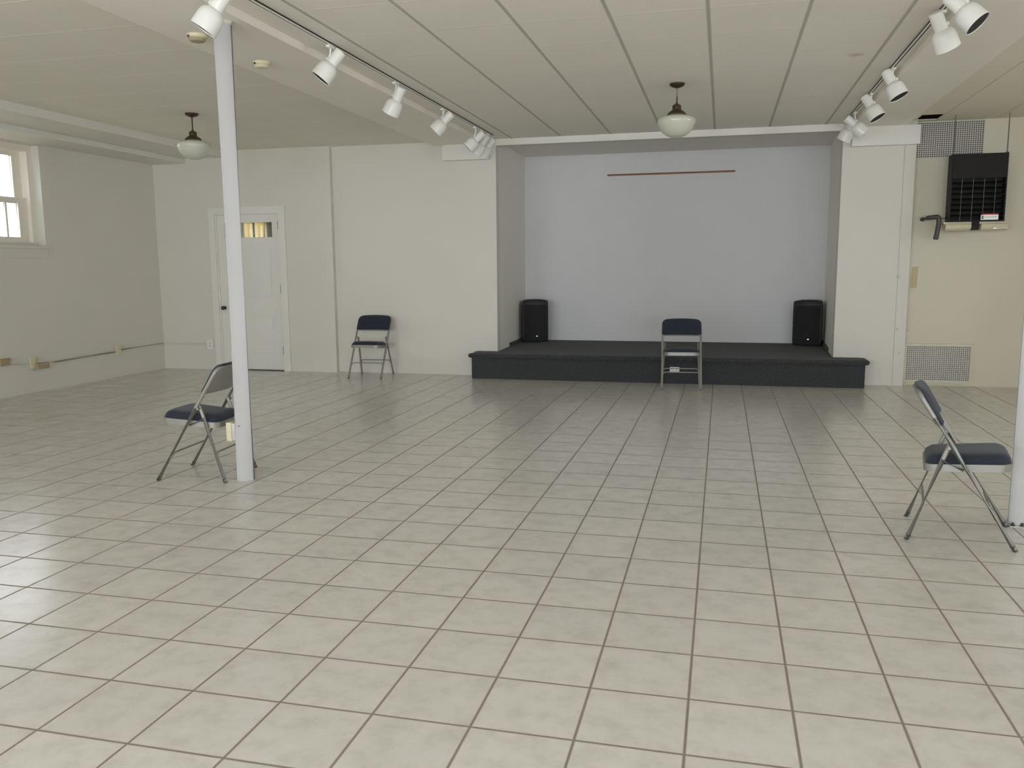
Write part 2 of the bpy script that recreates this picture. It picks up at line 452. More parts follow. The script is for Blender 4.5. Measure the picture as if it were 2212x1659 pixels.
# little lobby behind the door, with the window whose blind shows through the door light
b = B()
VX0, VX1, VY = -7.62, -5.45, 11.95
wall_y(b, VX0, VX1, VY, VY+.12, 0, 2.6, [(-7.33, -6.905, 1.15, 2.3)])
box(b, VX0-.1, VX0, 10.66, VY+.12, 0, 2.6); box(b, VX1, VX1+.1, 10.66, VY+.12, 0, 2.6)
box(b, VX0, VX1, 10.66, VY+.12, 2.6, 2.7); box(b, VX0, VX1, 10.75, VY+.12, -.08, 0)
structure('wall_lobby', b, 'wall_warm')
w = thing('window_9', 'small lobby window with its blind down, seen through the door light', 'window'); w['kind'] = 'structure'
b = B()
for x0, x1, z0, z1, yy in ((-7.33, -7.30, 1.15, 2.3, 0), (-6.935, -6.905, 1.15, 2.3, 0), (-7.30, -6.935, 1.15, 1.18, 0), (-7.30, -6.935, 2.27, 2.3, 0), (-7.122, -7.094, 1.18, 2.27, -.04)):
    box(b, x0, x1, VY+yy, VY+.05, z0, z1)
obj('frame', b, 'window_trim', w)
b = B(); box(b, -7.30, -6.935, VY+.03, VY+.034, 1.18, 2.27); obj('pane', b, 'glass', w)
b = B()
z = 1.2
while z < 2.26:
    for xa, xb in ((-7.296, -7.1225), (-7.0935, -6.920)):
        v = [b.verts.new(p) for p in ((xa, VY-.022, z), (xb, VY-.022, z), (xb, VY-.010, z+.0235), (xa, VY-.010, z+.0235))]
        b.faces.new(v); v2 = [b.verts.new((p.co.x, p.co.y, p.co.z+.0008)) for p in v]; b.faces.new(list(reversed(v2)))
    z += .021
tag(obj('window_blind', b, 'slat'), 'cream slatted blind glowing behind the small glass of the white door', 'blind')

# ------------------------------------------------------------------ windows
def side_window(n, hy0, hy1, hz0, hz1, side, full=False):
    """side -1: left wall, +1: right wall"""
    w = thing('window_%d' % n, 'white double-hung window in the side wall', 'window'); w['kind'] = 'structure'
    xo = XL if side < 0 else XR
    def X(d): return xo + side*d            # d = depth into the wall
    def bx(bm, d0, d1, *a, bev=0.0):
        xa, xb = sorted((X(d0), X(d1))); box(bm, xa, xb, *a, bev)
    t = B()                                   # jamb, head, sill lining of the opening
    e = .004
    bx(t, .10, .28, hy0-e, hy0+.075, hz0+.04, hz1-.07); bx(t, .10, .28, hy1-.075, hy1+e, hz0+.04, hz1-.07); bx(t, .10, .28, hy0-e, hy1+e, hz1-.07, hz1+e)
    bx(t, .10, .28, hy0-e, hy1+e, hz0-e, hz0+.04)
    obj('frame', t, 'window_trim', w)
    mid = (hz0+hz1)/2-.055
    y0, y1 = hy0+.075, hy1-.075
    def sash(nm, d0, z0, z1, muntins, sw):
        s = B()
        bx(s, d0, d0+.035, y0, y0+sw, z0, z1); bx(s, d0, d0+.035, y1-sw, y1, z0, z1)
        bx(s, d0, d0+.035, y0+sw, y1-sw, z0, z0+.06); bx(s, d0, d0+.035, y0+sw, y1-sw, z1-.055, z1)
        for k in range(1, muntins+1):
            yy = y0+sw+(y1-y0-2*sw)*k/(muntins+1); bx(s, d0+.005, d0+.03, yy-.013, yy+.013, z0+.06, z1-.055)
        o = obj(nm, s, 'window_trim', w)
        g = B(); bx(g, d0+.015, d0+.019, y0+sw, y1-sw, z0+.06, z1-.055); obj('pane', g, 'glass', o)
    sash('upper_sash', .20, mid-.03, hz1-.07, 0, .12)
    sash('lower_sash', .15, hz0+.04, mid+.03, 5 if full else 2, .13)
    s = B(); bx(s, -.03, .10, hy0-.05, hy1+.05, hz0-.035, hz0, bev=.004); bx(s, -.012, 0, hy0-.02, hy1+.02, hz0-.135, hz0-.035)
    obj('sill', s, 'wall', w)
for i, h in enumerate(LW): side_window(i+1, *h, -1, i == 0)
for i, h in enumerate(RW): side_window(i+11, *h, 1)  # these right-wall windows are unseen, added for the light
for i, (x0, x1, z0, z1) in enumerate(FW):
    w = thing('window_%d' % (i+21), 'tall unseen front window, sized for the light', 'window'); w['kind'] = 'structure'
    t = B(); e = .004
    box(t, x0+e, x0+.07, YF-.2, YF-.08, z0+e, z1-e); box(t, x1-.07, x1-e, YF-.2, YF-.08, z0+e, z1-e)
    box(t, x0+.07, x1-.07, YF-.2, YF-.08, z0+e, z0+.07); box(t, x0+.07, x1-.07, YF-.2, YF-.08, z1-.07, z1-e)
    box(t, (x0+x1)/2-.03, (x0+x1)/2+.03, YF-.18, YF-.1, z0+.07, z1-.07)
    obj('frame', t, 'window_trim', w)
    g = B(); box(g, x0+.07, x1-.07, YF-.145, YF-.141, z0+.07, z1-.07); obj('pane', g, 'glass', w)

b = B(); box(b, -40, XL-.32, -30, 40, 1.35, 1.5); structure('light_block_ground', b, 'ground_block')  # unseen raised ground, added to cut light rising through the left windows

# ------------------------------------------------------------------ stage
SZ = .322
st = thing('stage', 'low dark carpeted stage running out of the wide alcove', 'stage', (0, 0, 0))
b = B()
box(b, -3.075, 1.612, 10.20, 10.512, 0, SZ-.055)
obj('riser', b, 'carpet', st)
b = B()
prism(b, [(AX0+.003, 10.512), (AX1-.003, 10.512), (AX1-.003, 10.66), (BX1-.004, Y_ALC-.003), (BX0+.004, Y_ALC-.003), (AX0+.003, 10.66)], .002, SZ)
box(b, -3.075, 1.612, 10.20, 10.512, SZ-.055, SZ)
obj('deck', b, 'carpet', st)
b = B()
z = SZ-.028
tube(b, fillet([(-3.095, 10.50, z), (-3.095, 10.185, z), (1.632, 10.185, z), (1.632, 10.50, z)], .03, 4), .0275, 14)
obj('nosing', b, 'carpet', st)

for n, xa, xb, t in (('left', AX0, BX0, .014), ('right', AX1, BX1, -.014)):
    xm = xa+(xb-xa)*(11.2-10.66)/(Y_ALC-10.66)
    b = B(); prism(b, [(xm, 11.2), (xb, Y_ALC-.002), (xb+t, Y_ALC-.002), (xm+t, 11.2)], SZ+.0005, SZ+.05); structure('baseboard_'+n, b, 'carpet')

# outlet on the stage riser
o = thing('outlet_plate', 'small horizontal white outlet plate on the dark stage front', 'outlet', (-.528, 10.2, .172))
b = B(); box(b, -.056, .056, -.007, 0, -.029, .029, .003); obj('cover', b, 'white_plastic', o)
for s in (-.025, .025):
    b = B(); box(b, s-.014, s+.014, -.010, -.006, -.013, .013, .002); obj('socket', b, 'plate', o)

# ------------------------------------------------------------------ loudspeakers
def speaker():
    r = thing('loudspeaker', 'black loudspeaker standing in the left corner of the stage', 'speaker', (0,0,0), 0, 'loudspeakers on the stage')
    W, D, H = .185, .33, .585
    plan = []
    for k in range(9):                         # curved front (towards -y)
        t = -1+2*k/8; plan.append((t*W, -D/2-.03*(1-t*t)))
    plan += [(W+.004, -D/2+.05), (W-.02, D/4), (W-.075, D/2), (-(W-.075), D/2), (-(W-.02), D/4), (-(W+.004), -D/2+.05)]
    bm = B(); rings = []
    for z, s in ((.012, .93), (.03, .985), (.08, 1.0), (.46, 1.0), (.56, .99), (.592, .975), (.603, .93)):
        rr = []
        for x, y in plan:
            arch = .016*(1-(x/W)**2) if z > .5 else 0
            rr.append(bm.verts.new((x*s, y*s, z+arch)))
        rings.append(rr)
    n = len(plan)
    for A, C_ in zip(rings, rings[1:]):
        for k in range(n):
            f = bm.faces.new((A[k], A[(k+1)%n], C_[(k+1)%n], C_[k])); f.smooth = True
    bm.faces.new(list(reversed(rings[0]))); bm.faces.new(rings[-1])
    obj('cabinet', bm, 'speaker', r)
    g = B(); rows = []
    for j in range(7):
        z = .06+.485*j/6; row = []
        for k in range(13):
            t = -1+2*k/12; row.append(g.verts.new((t*W*.88, -D/2-.03*(1-(t*.88)**2)-.006-.004*(1-t**4)*(1-((j-3)/3)**4), z)))
        rows.append(row)
    for A, C_ in zip(rows, rows[1:]):
        for k in range(12):
            f = g.faces.new((A[k], A[k+1], C_[k+1], C_[k])); f.smooth = True
    ex = bmesh.ops.extrude_face_region(g, geom=g.faces[:])
    for v in [e for e in ex['geom'] if isinstance(e, bmesh.types.BMVert)]: v.co.y += .012
    obj('grille', g, 'grille', r)
    l = B(); box(l, .012, .032, -D/2-.046, -D/2-.036, .085, .102, .002); obj('badge', l, 'chrome', r)
    for sx in (-1, 1):
        for sy in (-1, 1):
            f = B(); tube(f, [(sx*.11, sy*.10, 0), (sx*.11, sy*.10, .014)], .014, 10); obj('foot', f, 'rubber', r)
    return r
sp = speaker()
sp.location = (-2.645, 11.99, SZ); sp.rotation_euler.z = math.radians(16)
sp2 = copy_tree(sp); sp2.location = (1.155, 12.03, SZ); sp2.rotation_euler.z = math.radians(-12)
sp2['label'] = 'black loudspeaker standing in the right corner of the stage'

# ------------------------------------------------------------------ folding chairs
def grid_slab(bm, rows, top, thick, nu=14):
    """rows: (s, halfwidth); top(u, i) -> Vector on front; thick(u,i) -> offset vector to the back face"""
    F, K = [], []
    for i, (s, w) in enumerate(rows):
        fr, bk = [], []
        for k in range(nu+1):
            u = -1+2*k/nu
            p = top(s, u, w, i); fr.append(bm.verts.new(p)); bk.append(bm.verts.new(p+thick(s, u, w, i)))
        F.append(fr); K.append(bk)
    n = len(rows)
    for i in range(n-1):
        for k in range(nu):
            f = bm.faces.new((F[i][k], F[i][k+1], F[i+1][k+1], F[i+1][k])); f.smooth = True
            f = bm.faces.new((K[i][k], K[i+1][k], K[i+1][k+1], K[i][k+1])); f.smooth = True
        for k in (0, nu):
            f = bm.faces.new((F[i][k], F[i+1][k], K[i+1][k], K[i][k])); f.smooth = True
    for i in (0, n-1):
        for k in range(nu):
            f = bm.faces.new((F[i][k], K[i][k], K[i][k+1], F[i][k+1])); f.smooth = True

def round_rows(s0, s1, w0, w1, r0, r1, n=6):
    """rows from s0 to s1, half widths w0->w1, corner radii r0 at start, r1 at end"""
    rows = []
    for k in range(n+1):
        a = PI/2*k/n; rows.append((s0+r0*(1-math.cos(a)), w0-r0*(1-math.sin(a))))
    for k in range(n+1):
        a = PI/2*k/n; rows.append((s1-r1*(1-math.sin(a)), w1-r1*(1-math.cos(a))))
    rows[0] = (rows[0][0], max(rows[0][1], .02))
    return rows

def chair():
    r = thing('folding_chair', 'grey steel folding chair with navy pads', 'chair', (0,0,0), 0, 'padded folding chairs')
    R = .0128; HW = .219; RW_ = .212
    def backx(z): return -.065-.62*(z-.50)
    for s in (-1, 1):                          # front legs run up into the back frame
        l = B(); tube(l, [(.235, s*HW, .006), (-.065, s*HW, .50)], R, 12); lo = obj('leg', l, 'steel', r)
        c = B(); tube(c, [(.239, s*HW, 0), (.2235, s*HW, .025)], .0142, 12); obj('foot_cap', c, 'rubber', lo)
    for s in (-1, 1):
        l = B(); tube(l, fillet([(-.247, s*(HW+.002), .006), (-.095, s*(HW-.026), .455), (-.075, s*(HW-.027), .51)], .03), R*.93, 12); lo = obj('leg', l, 'steel', r)
        c = B(); tube(c, [(-.249, s*(HW+.002), 0), (-.240, s*(HW+.001), .025)], .0142, 12); obj('foot_cap', c, 'rubber', lo)
        k = B(); tube(k, [(-.112, s*(HW-.012), .425), (-.010, s*(HW-.012), .382)], .006, 8)
        obj('hinge_link', k, 'steel', r)
        k = B(); tube(k, [(-.079, s*(HW-.03), .495), (-.079, s*(HW+.006), .495)], .009, 10); obj('pivot_pin', k, 'steel', r)
    f = B()
    zt = .762
    tube(f, fillet([(-.065, -HW, .50), (backx(.68), -HW, .68), (backx(zt), -HW+.004, zt), (backx(zt), HW-.004, zt), (backx(.68), HW, .68), (-.065, HW, .50)], .055, 7), R, 12)
    obj('back_frame', f, 'steel', r)
    for sgn, z in ((1, .178), (-1, .185)):
        fx = (lambda zz: .235-.30*zz/.5) if sgn > 0 else (lambda zz: -.247+.169*zz/.5)
        y = HW if sgn > 0 else HW-.009
        t = B(); tube(t, fillet([(fx(z-.03), -y, z-.03), (fx(z+.012), -y+.022, z+.012), (fx(z+.012), y-.022, z+.012), (fx(z-.03), y, z-.03)], .03, 5), .0065, 10)
        obj('cross_brace', t, 'steel', r)
    # seat: steel pan with folded rim, tipped a little backwards, and the pad on top
    def sz(s): return .392+.036*(s+.185)/.39
    rows = round_rows(-.188, .208, .180, .200, .05, .06)
    p = B(); grid_slab(p, rows, lambda s, u, w, i: Vector((s, u*w, sz(s)+.001)), lambda s, u, w, i: Vector((0, 0, -.038)))
    obj('seat_pan', p, 'steel', r)
    rows = round_rows(-.181, .201, .174, .194, .045, .055)
    p = B()
    def seat_top(s, u, w, i):
        e = max(0, 1-abs(u)**5)*max(0, 1-abs((s-.01)/.1925)**6)
        return Vector((s, u*w, sz(s)+.009+.046*max(e, 0)**.5))
    grid_slab(p, rows, seat_top, lambda s, u, w, i: Vector((0, 0, sz(s)+.002-seat_top(s, u, w, i).z)))
    obj('seat', p, 'fabric', r)
    # back: steel pan behind, pad in front; both bowed
    nx, nz = .85, .53
    def back_pt(s, u, w, off):
        bow = -.026*(1-u*u)
        return Vector((backx(s)+off*nx+bow, u*w, s+off*nz*.6+.006*(1-u*u)*(s-.59)/.18))
    rows = round_rows(.592, .768, .205, .205, .012, .045)
    p = B(); grid_slab(p, rows, lambda s, u, w, i: back_pt(s, u, w, .010), lambda s, u, w, i: Vector((-.012, 0, -.005)))
    obj('back_pan', p, 'steel', r)
    rows = round_rows(.600, .776, .227, .225, .014, .055)
    p = B()
    def pad_front(s, u, w, i):
        e = max(0, 1-abs(u)**8)*max(0, 1-abs((s-.688)/.0885)**6)
        return back_pt(s, u, w, .018+.030*max(e, 0)**.5)
    grid_slab(p, rows, pad_front, lambda s, u, w, i: back_pt(s, u, w, .012)-pad_front(s, u, w, i))
    obj('backrest', p, 'fabric', r)
    return r
ch = chair()
ch.location = (1.247, 4.722, 0); ch.rotation_euler.z = math.radians(-11)
ch['label'] = 'navy-padded folding chair seen from its side, beside the right-hand pole'
for loc, ang, lab in (((-3.44, 5.015, 0), 185, 'folding chair partly hidden behind the left pole, its grey back turned to us'),
                      ((-4.44, 10.15, 0), -87, 'navy-padded folding chair close to the white wall right of the door'),
                      ((-.437, 9.91, 0), -86, 'navy-padded folding chair standing just in front of the stage')):
    c = copy_tree(ch); c.location = loc; c.rotation_euler.z = math.radians(ang); c['label'] = lab

# ------------------------------------------------------------------ poles
def pole(x, y, label):
    r = thing('support_pole', label, 'pole', (x, y, 0), 0, 'white support poles')
    p = B(); tube(p, [(0, 0, .0), (0, 0, 2.925)], .0575, 40); obj('shaft', p, 'pole', r)
    c = B(); tube(c, [(0, 0, 2.925), (0, 0, 2.9445)], .066, 32); obj('cap_plate', c, 'beam', r)
    return r
pl = pole(-3.09, 4.93, 'full white support pole in front of the folding chair on the left')
b = B(); lathe(b, [(.004, 0), (.004, .003), (0, .004)], (.003, -.0575, .375), (0, -1, 0), 8); obj('screw', b, 'dark_metal', pl)
pr = pole(1.607, 4.95, 'white support pole at the right edge, behind the chair seen side-on')
b = B(); box(b, -.068, .068, -.068, .068, 0, .008, .002); obj('base_plate', b, 'pole', pr)
for s in (-.78, -.1):
    b = B(); lathe(b, [(.011, .008), (.011, .018), (.006, .02), (.006, .026), (0, .027)], (s*.068, -.062, 0), (0, 0, 1), 6, False); obj('anchor_bolt', b, 'dark_metal', pr)
# outlet box strapped to the left pole
o = thing('outlet_box', 'slim cream outlet box fixed low on the left support pole', 'outlet', (-3.158, 4.945, .325))
b = B(); box(b, -.012, .010, -.030, .030, -.058, .058, .003); obj('back_box', b, 'plate', o)
b = B(); box(b, -.050, -.012, -.036, .036, -.063, .063, .003); obj('cover', b, 'cream', o)
b = B(); box(b, -.053, -.049, -.014, .014, -.040, -.010, .001); box(b, -.053, -.049, -.014, .014, .010, .040, .001); obj('socket', b, 'white_plastic', o)

# ------------------------------------------------------------------ track lighting
def rail(x, y0, y1, label):
    r = thing('track_rail', label, 'track', (x, y0, 2.98), 0, 'ceiling light tracks')
    L = y1-y0
    b = B(); box(b, -.018, -.006, 0, L, 0, .02, .001); box(b, .006, .018, 0, L, 0, .02, .001); box(b, -.006, .006, 0, L, .012, .02)
    obj('channel', b, 'lamp_white', r)
    b = B(); box(b, -.006, .006, .005, L-.005, .004, .012); e = 1 if x < 0 else -1; xa, xb = sorted((e*.0182, e*.0195)); box(b, xa, xb, 0, L, .005, .017)
    obj('slot', b, 'dark_slot', r)
    b = B(); box(b, -.021, .021, L, L+.03, -.002, .02, .003); obj('end_cap', b, 'lamp_white', r)
rail(-2.757, 3.2, 10.12, 'white ceiling light track on the left, beside the left pole')
rail(1.30, 3.2, 10.22, 'white ceiling light track on the right, beside the right beam')

def track_light(P, d, xh, label):
    """P neck of the lamp (where the stem grips it), d direction it shines"""
    P = Vector(P); d = Vector(d).normalized()
    r = thing('track_light', label, 'spotlight', (xh, P.y, 2.98), 0, 'white track spotlights')
    o = Vector(r.location)
    q = P-o
    b = B(); box(b, -.014, .014, -.045, .045, -.018, .0, .003); obj('adapter', b, 'lamp_white', r)
    side = Vector((0, 1, 0)).cross(d); side = side-d*side.dot(d); side.normalize()
    if side.z < 0: side = -side
    grip = q - d*.02 + side*.040
    b = B(); tube(b, fillet([(0, 0, -.010), (0, 0, -.05), tuple(grip*.5+Vector((0, 0, -.05))*.5), tuple(grip)], .02, 4), .0065, 10); lathe(b, [(.012, -.012), (.012, .012)], tuple(grip), tuple(side), 12)
    obj('stem', b, 'lamp_white', r)
    b = B(); lathe(b, [(0, -.118), (.036, -.118), (.041, -.113), (.041, -.02), (.039, .0)], tuple(q), tuple(d), 28); obj('rear_housing', b, 'lamp_white', r)
    b = B(); lathe(b, [(.039, -.004), (.060, .012), (.070, .030), (.074, .055), (.076, .12), (.0765, .125), (.074, .126), (.072, .118), (.066, .05), (.036, .02), (0, .02)], tuple(q), tuple(d), 32); obj('shade', b, 'lamp_white', r)
    b = B(); lathe(b, [(.0715, .121), (.0695, .117), (.064, .062), (.04, .04), (0, .04)], tuple(q), tuple(d), 32); obj('baffle', b, 'black', r)
LX, RX = -2.757, 1.30
for P, d, lab in (
 ((LX, 4.336, 2.825), (-.535, -.182, -.825), 'white spotlight hanging in front of the top of the left pole'),
 ((LX, 5.763, 2.850), (-.57, -.247, -.784), 'white spotlight right of the left pole, its dark mouth showing as a thin ellipse'),
 ((LX, 7.011, 2.832), (-.517, .132, -.846), 'third white spotlight along the left track counting from the left pole'),
 ((LX, 8.280, 2.852), (-.695, -.13, -.707), 'white spotlight on the left track, next before the far cluster of three'),
 ((LX, 9.421, 2.835), (-.70, -.185, -.69), 'nearest of the three clustered spotlights at the left track end, black mouth visible'),
 ((LX, 9.668, 2.825), (-.608, .047, -.792), 'middle one of the three clustered spotlights at the far end of the left track'),
 ((LX, 9.945, 2.829), (-.617, .046, -.785), 'last of the three clustered spotlights, closest to the stage alcove corner'),
 ((RX, 5.554, 2.856), (.622, -.272, -.734), 'nearest white spotlight on the right track, its big black mouth facing us'),
 ((RX, 6.038, 2.868), (.433, .322, -.842), 'white spotlight on the right track turned away from us, next to the nearest one'),
 ((RX, 7.625, 2.861), (.434, -.183, -.882), 'right-track spotlight with black mouth, larger one of the middle pair'),
 ((RX, 8.653, 2.860), (.481, -.194, -.855), 'right-track spotlight with black mouth, smaller one of the middle pair'),
 ((RX, 9.654, 2.848), (.743, .05, -.668), 'small far spotlight on the right track tipped toward the right'),
 ((RX, 10.05, 2.868), (-.401, .283, -.872), 'farthest spotlight on the right track, tipped left toward the stage alcove')):
    track_light(P, d, P[0], lab)

# ------------------------------------------------------------------ pendant lamps
def pendant(loc, label):
    r = thing('pendant_lamp', label, 'lamp', loc, 0, 'schoolhouse pendant lamps')
    b = B(); lathe(b, [(.066, 0), (.067, -.012), (.055, -.024), (.03, -.034), (.012, -.040), (0, -.040)], (0,0,0), (0,0,1), 32); obj('canopy', b, 'bronze', r)
    b = B(); tube(b, [(0, 0, -.036), (0, 0, -.185)], .007, 12); lathe(b, [(.011, -.182), (.012, -.165), (.008, -.160)], (0,0,0), (0,0,1), 16); obj('stem', b, 'bronze', r)
    b = B(); lathe(b, [(0, -.172), (.018, -.175), (.036, -.186), (.039, -.192), (.039, -.222), (.045, -.228), (.068, -.243), (.082, -.258), (.084, -.268), (.078, -.268), (.04, -.24), (0, -.24)], (0,0,0), (0,0,1), 36); obj('fitter', b, 'bronze', r)
    b = B(); lathe(b, [(.068, -.255), (.070, -.268), (.095, -.276), (.138, -.288), (.160, -.300), (.168, -.315), (.166, -.335), (.157, -.362), (.142, -.392), (.118, -.422), (.085, -.446), (.045, -.460), (0, -.464)], (0,0,0), (0,0,1), 48); obj('glass_shade', b, 'opal', r)
pendant((-.431, 7.82, CEIL), 'white schoolhouse pendant lamp hanging in front of the stage alcove')
pendant((-5.36, 7.90, CEIL), 'white schoolhouse pendant lamp hanging left of the left support pole')

# ------------------------------------------------------------------ smoke detectors on the left beam
def detector(loc, label, lower):
    r = thing('smoke_detector', label, 'smoke detector', loc, 0, 'round ceiling detectors')
    b = B(); lathe(b, [(.066, 0), (.067, -.006), (.064, -.018), (.056, -.024)], (0,0,0), (0,0,1), 36); obj('base', b, 'cream', r)
    b = B(); lathe(b, [(.056, -.022), (.053, -.034), (.044, -.042), (0, -.044)], (0,0,0), (0,0,1), 36); obj('cover', b, lower, r)
    b = B(); lathe(b, [(.008, -.0), (.008, -.006), (0, -.007)], (-.024, -.060, -.018), (0, 1, 0), 10); obj('indicator', b, 'dark_metal', r)
detector((-3.40, 5.93, 2.945), 'round cream smoke detector on the beam, right of the left pole', 'cream')
detector((-3.42, 5.15, 2.945), 'round cream detector with a tan underside, left of the left pole', 'tan')

# ------------------------------------------------------------------ conduit and boxes on the left wall
r = thing('conduit', 'painted surface conduit running low along the left wall to the corner', 'conduit', (0,0,0))
b = B(); xw = XL+.014
tube(b, fillet([(xw, 6.6, .40), (xw, 7.60, .385), (xw, 8.05, .345), (xw, 8.45, .338), (xw, 8.85, .352), (xw, 9.40, .356)], .2, 4), .012, 10); obj('pipe', b, 'conduit', r)
b = B(); tube(b, fillet([(xw, 9.51, .358), (xw, 10.425, .366), (-7.08, 10.425, .362)], .03, 4), .012, 10); tube(b, fillet([(xw, 8.35, .318), (xw, 9.42, .336)], .03, 4), .009, 10); obj('pipe', b, 'conduit', r)
def wall_box(y, z, h, w_, label, m='cream_dull', extra=False):
    r = thing('outlet_box', label, 'outlet', (XL, y, z))
    b = B(); box(b, .0, .034, -w_/2+.008, w_/2-.008, -h/2+.004, h/2-.004, .003); obj('back_box', b, 'cream_dull', r)
    b = B(); box(b, .032, .044, -w_/2, w_/2, -h/2, h/2, .003); obj('cover', b, m, r)
    if extra:
        b = B(); box(b, .040, .085, .02, .19, -h/2-.012, -.012, .006); obj('plug_adapter', b, 'tan', r)
wall_box(7.63, .400, .085, .13, 'tan outlet box low on the left wall at the edge of view', 'tan')
wall_box(8.02, .350, .135, .075, 'cream outlet box with a tan adapter plugged in, under the left window', 'cream', True)
wall_box(9.455, .352, .135, .085, 'cream outlet box on the conduit close to the far left corner', 'cream')
o = thing('outlet_plate', 'white outlet plate on the back wall left of the door', 'outlet', (-6.985, YB_DOOR, .355))
b = B(); box(b, -.045, .045, -.030, 0, -.062, .062, .004); obj('cover', b, 'white_plastic', o)
b = B(); box(b, -.014, .014, -.033, -.029, -.034, -.008, .001); box(b, -.014, .014, -.033, -.029, .008, .034, .001); obj('socket', b, 'plate', o)

# ------------------------------------------------------------------ brown batten on the alcove wall
b = B(); box(b, -1.64, .135, Y_ALC-.012, Y_ALC, 2.688, 2.712, .002)
tag(obj('batten', b, 'brown'), 'thin reddish-brown wooden batten high on the alcove back wall', 'batten')

# ------------------------------------------------------------------ right bay: vents, heater, pipe, tape
def vent(name, x0, x1, z0, z1, pitch, wire, back, label, fr):
    y = YB_RIGHT
    r = thing(name, label, 'vent', (x0, y, z0))
    W, H = x1-x0, z1-z0
    b = B(); box(b, 0, W, -.006, -.001, 0, H); obj('backing', b, back, r)
    b = B()
    n = int(W/pitch)
    for k in range(n+1): x = W*k/n; box(b, max(0, x-wire/2), min(W, x+wire/2), -.020, -.016, 0, H)
    n = int(H/pitch)
    for k in range(n+1): z = H*k/n; box(b, 0, W, -.0195, -.0155, max(0, z-wire/2), min(H, z+wire/2))
    obj('mesh_screen', b, 'mesh', r)
    b = B(); f = fr
    box(b, -f, 0, -.024, 0, -f, H+f); box(b, W, W+f, -.024, 0, -f, H+f); box(b, 0, W, -.024, 0, -f, 0); box(b, 0, W, -.024, 0, H, H+f)
    obj('frame', b, 'wall_warm', r)
vent('vent_grille', 2.098, 2.782, 2.60, 2.985, .0225, .009, 'mesh_back', 'grey wire-mesh vent high on the wall behind the hanging heater', .008)
vent('vent_grille', 2.118, 2.80, .062, .462, .0215, .011, 'mesh_back_light', 'pale wire-mesh vent low on the wall near the floor', .028)

def heater():
    x0, x1, z0, z1, y0, y1 = 2.392, 2.945, 1.862, 2.585, 10.24, 10.40
    r = thing('unit_heater', 'dark louvred unit heater hung from the ceiling by two rods', 'heater', (0,0,0))
    b = B(); t = .014
    box(b, x0, x0+t, y0, y1, z0, z1); box(b, x1-t, x1, y0, y1, z0, z1); box(b, x0+t, x1-t, y0, y1, z0, z0+t); box(b, x0+t, x1-t, y0, y1, z1-t, z1)
    box(b, x0+t, x1-t, y1-.01, y1, z0+t, z1-t); obj('cabinet', b, 'louver', r)
    b = B(); box(b, x0+t, x1-t, y0+.10, y0+.11, z0+t, z1-t); obj('core', b, 'black', r)
    b = B(); box(b, x0+t, x1-t, y0-.004, y0+.02, z1-.26, z1-.004); obj('top_panel', b, 'louver', r)
    zz = z0+.05
    while zz < z1-.28:
        b = B()
        v = [b.verts.new(p) for p in ((x0+t, y0+.004, zz), (x1-t, y0+.004, zz), (x1-t, y0+.05, zz+.028), (x0+t, y0+.05, zz+.028))]
        b.faces.new(v); v2 = [b.verts.new(p.co+Vector((0, .001, .004))) for p in v]; b.faces.new(list(reversed(v2)))
        for k in range(4): b.faces.new((v[k], v[(k+1)%4], v2[(k+1)%4], v2[k]))
        obj('louver', b, 'louver', r); zz += .058
    b = B()
    for k in range(1, 5): x = x0+(x1-x0)*k/5; tube(b, [(x, y0-.006, z0+.01), (x, y0-.006, z1-.26)], .0022, 6)
    for k in range(6): z = z0+.06+k*.078; tube(b, [(x0+.01, y0-.006, z), (x1-.01, y0-.006, z)], .0022, 6)
    obj('wire_guard', b, 'wire', r)
    # rods
    for x in (2.404, 2.93):
        b = B(); tube(b, [(x, 10.26, z1-.01), (x, 10.26, CEIL)], .006, 8); lathe(b, [(.014, z1), (.014, z1+.012)], (x, 10.26, 0), (0, 0, 1), 8); obj('hanger_rod', b, 'wire', r)
    # two cream trays and the dark stub under the cabinet
    for xa, xb in ((2.352, 2.632), (2.708, 2.995)):
        b = B(); tube(b, [(xa, 10.30, 1.812), (xa+.02, 10.30, 1.812), (xb-.02, 10.30, 1.812), (xb, 10.30, 1.812)], [.036, .046, .046, .036], 18); box(b, xa, xb, 10.27, 10.36, 1.838, 1.862, .003); obj('bottom_tray', b, 'cream_dull', r)
    b = B(); box(b, 2.845, 2.985, 10.250, 10.256, 1.785, 1.793, .001); obj('tray_highlight', b, 'chrome', r)  # bright metal strip stands in for the highlight along the right tray
    b = B(); box(b, 2.634, 2.706, 10.26, 10.36, 1.772, 1.865, .004); obj('drain_box', b, 'louver', r)
    # sticker with red header, green mark and faded lines
    yl = y0-.012
    b = B(); box(b, 2.708, 2.880, yl, yl+.003, 1.878, 1.932); s = obj('sticker', b, 'sticker', r)
    b = B(); box(b, 2.725, 2.880, yl, yl+.003, 1.932, 1.944); obj('sticker_header', b, 'red', s)
    b = B(); box(b, 2.716, 2.734, yl-.001, yl, 1.886, 1.924); obj('sticker_mark', b, 'green', s)
    b = B(); box(b, 2.746, 2.866, yl-.001, yl, 1.906, 1.912); obj('sticker_text', b, 'print', s)
heater()

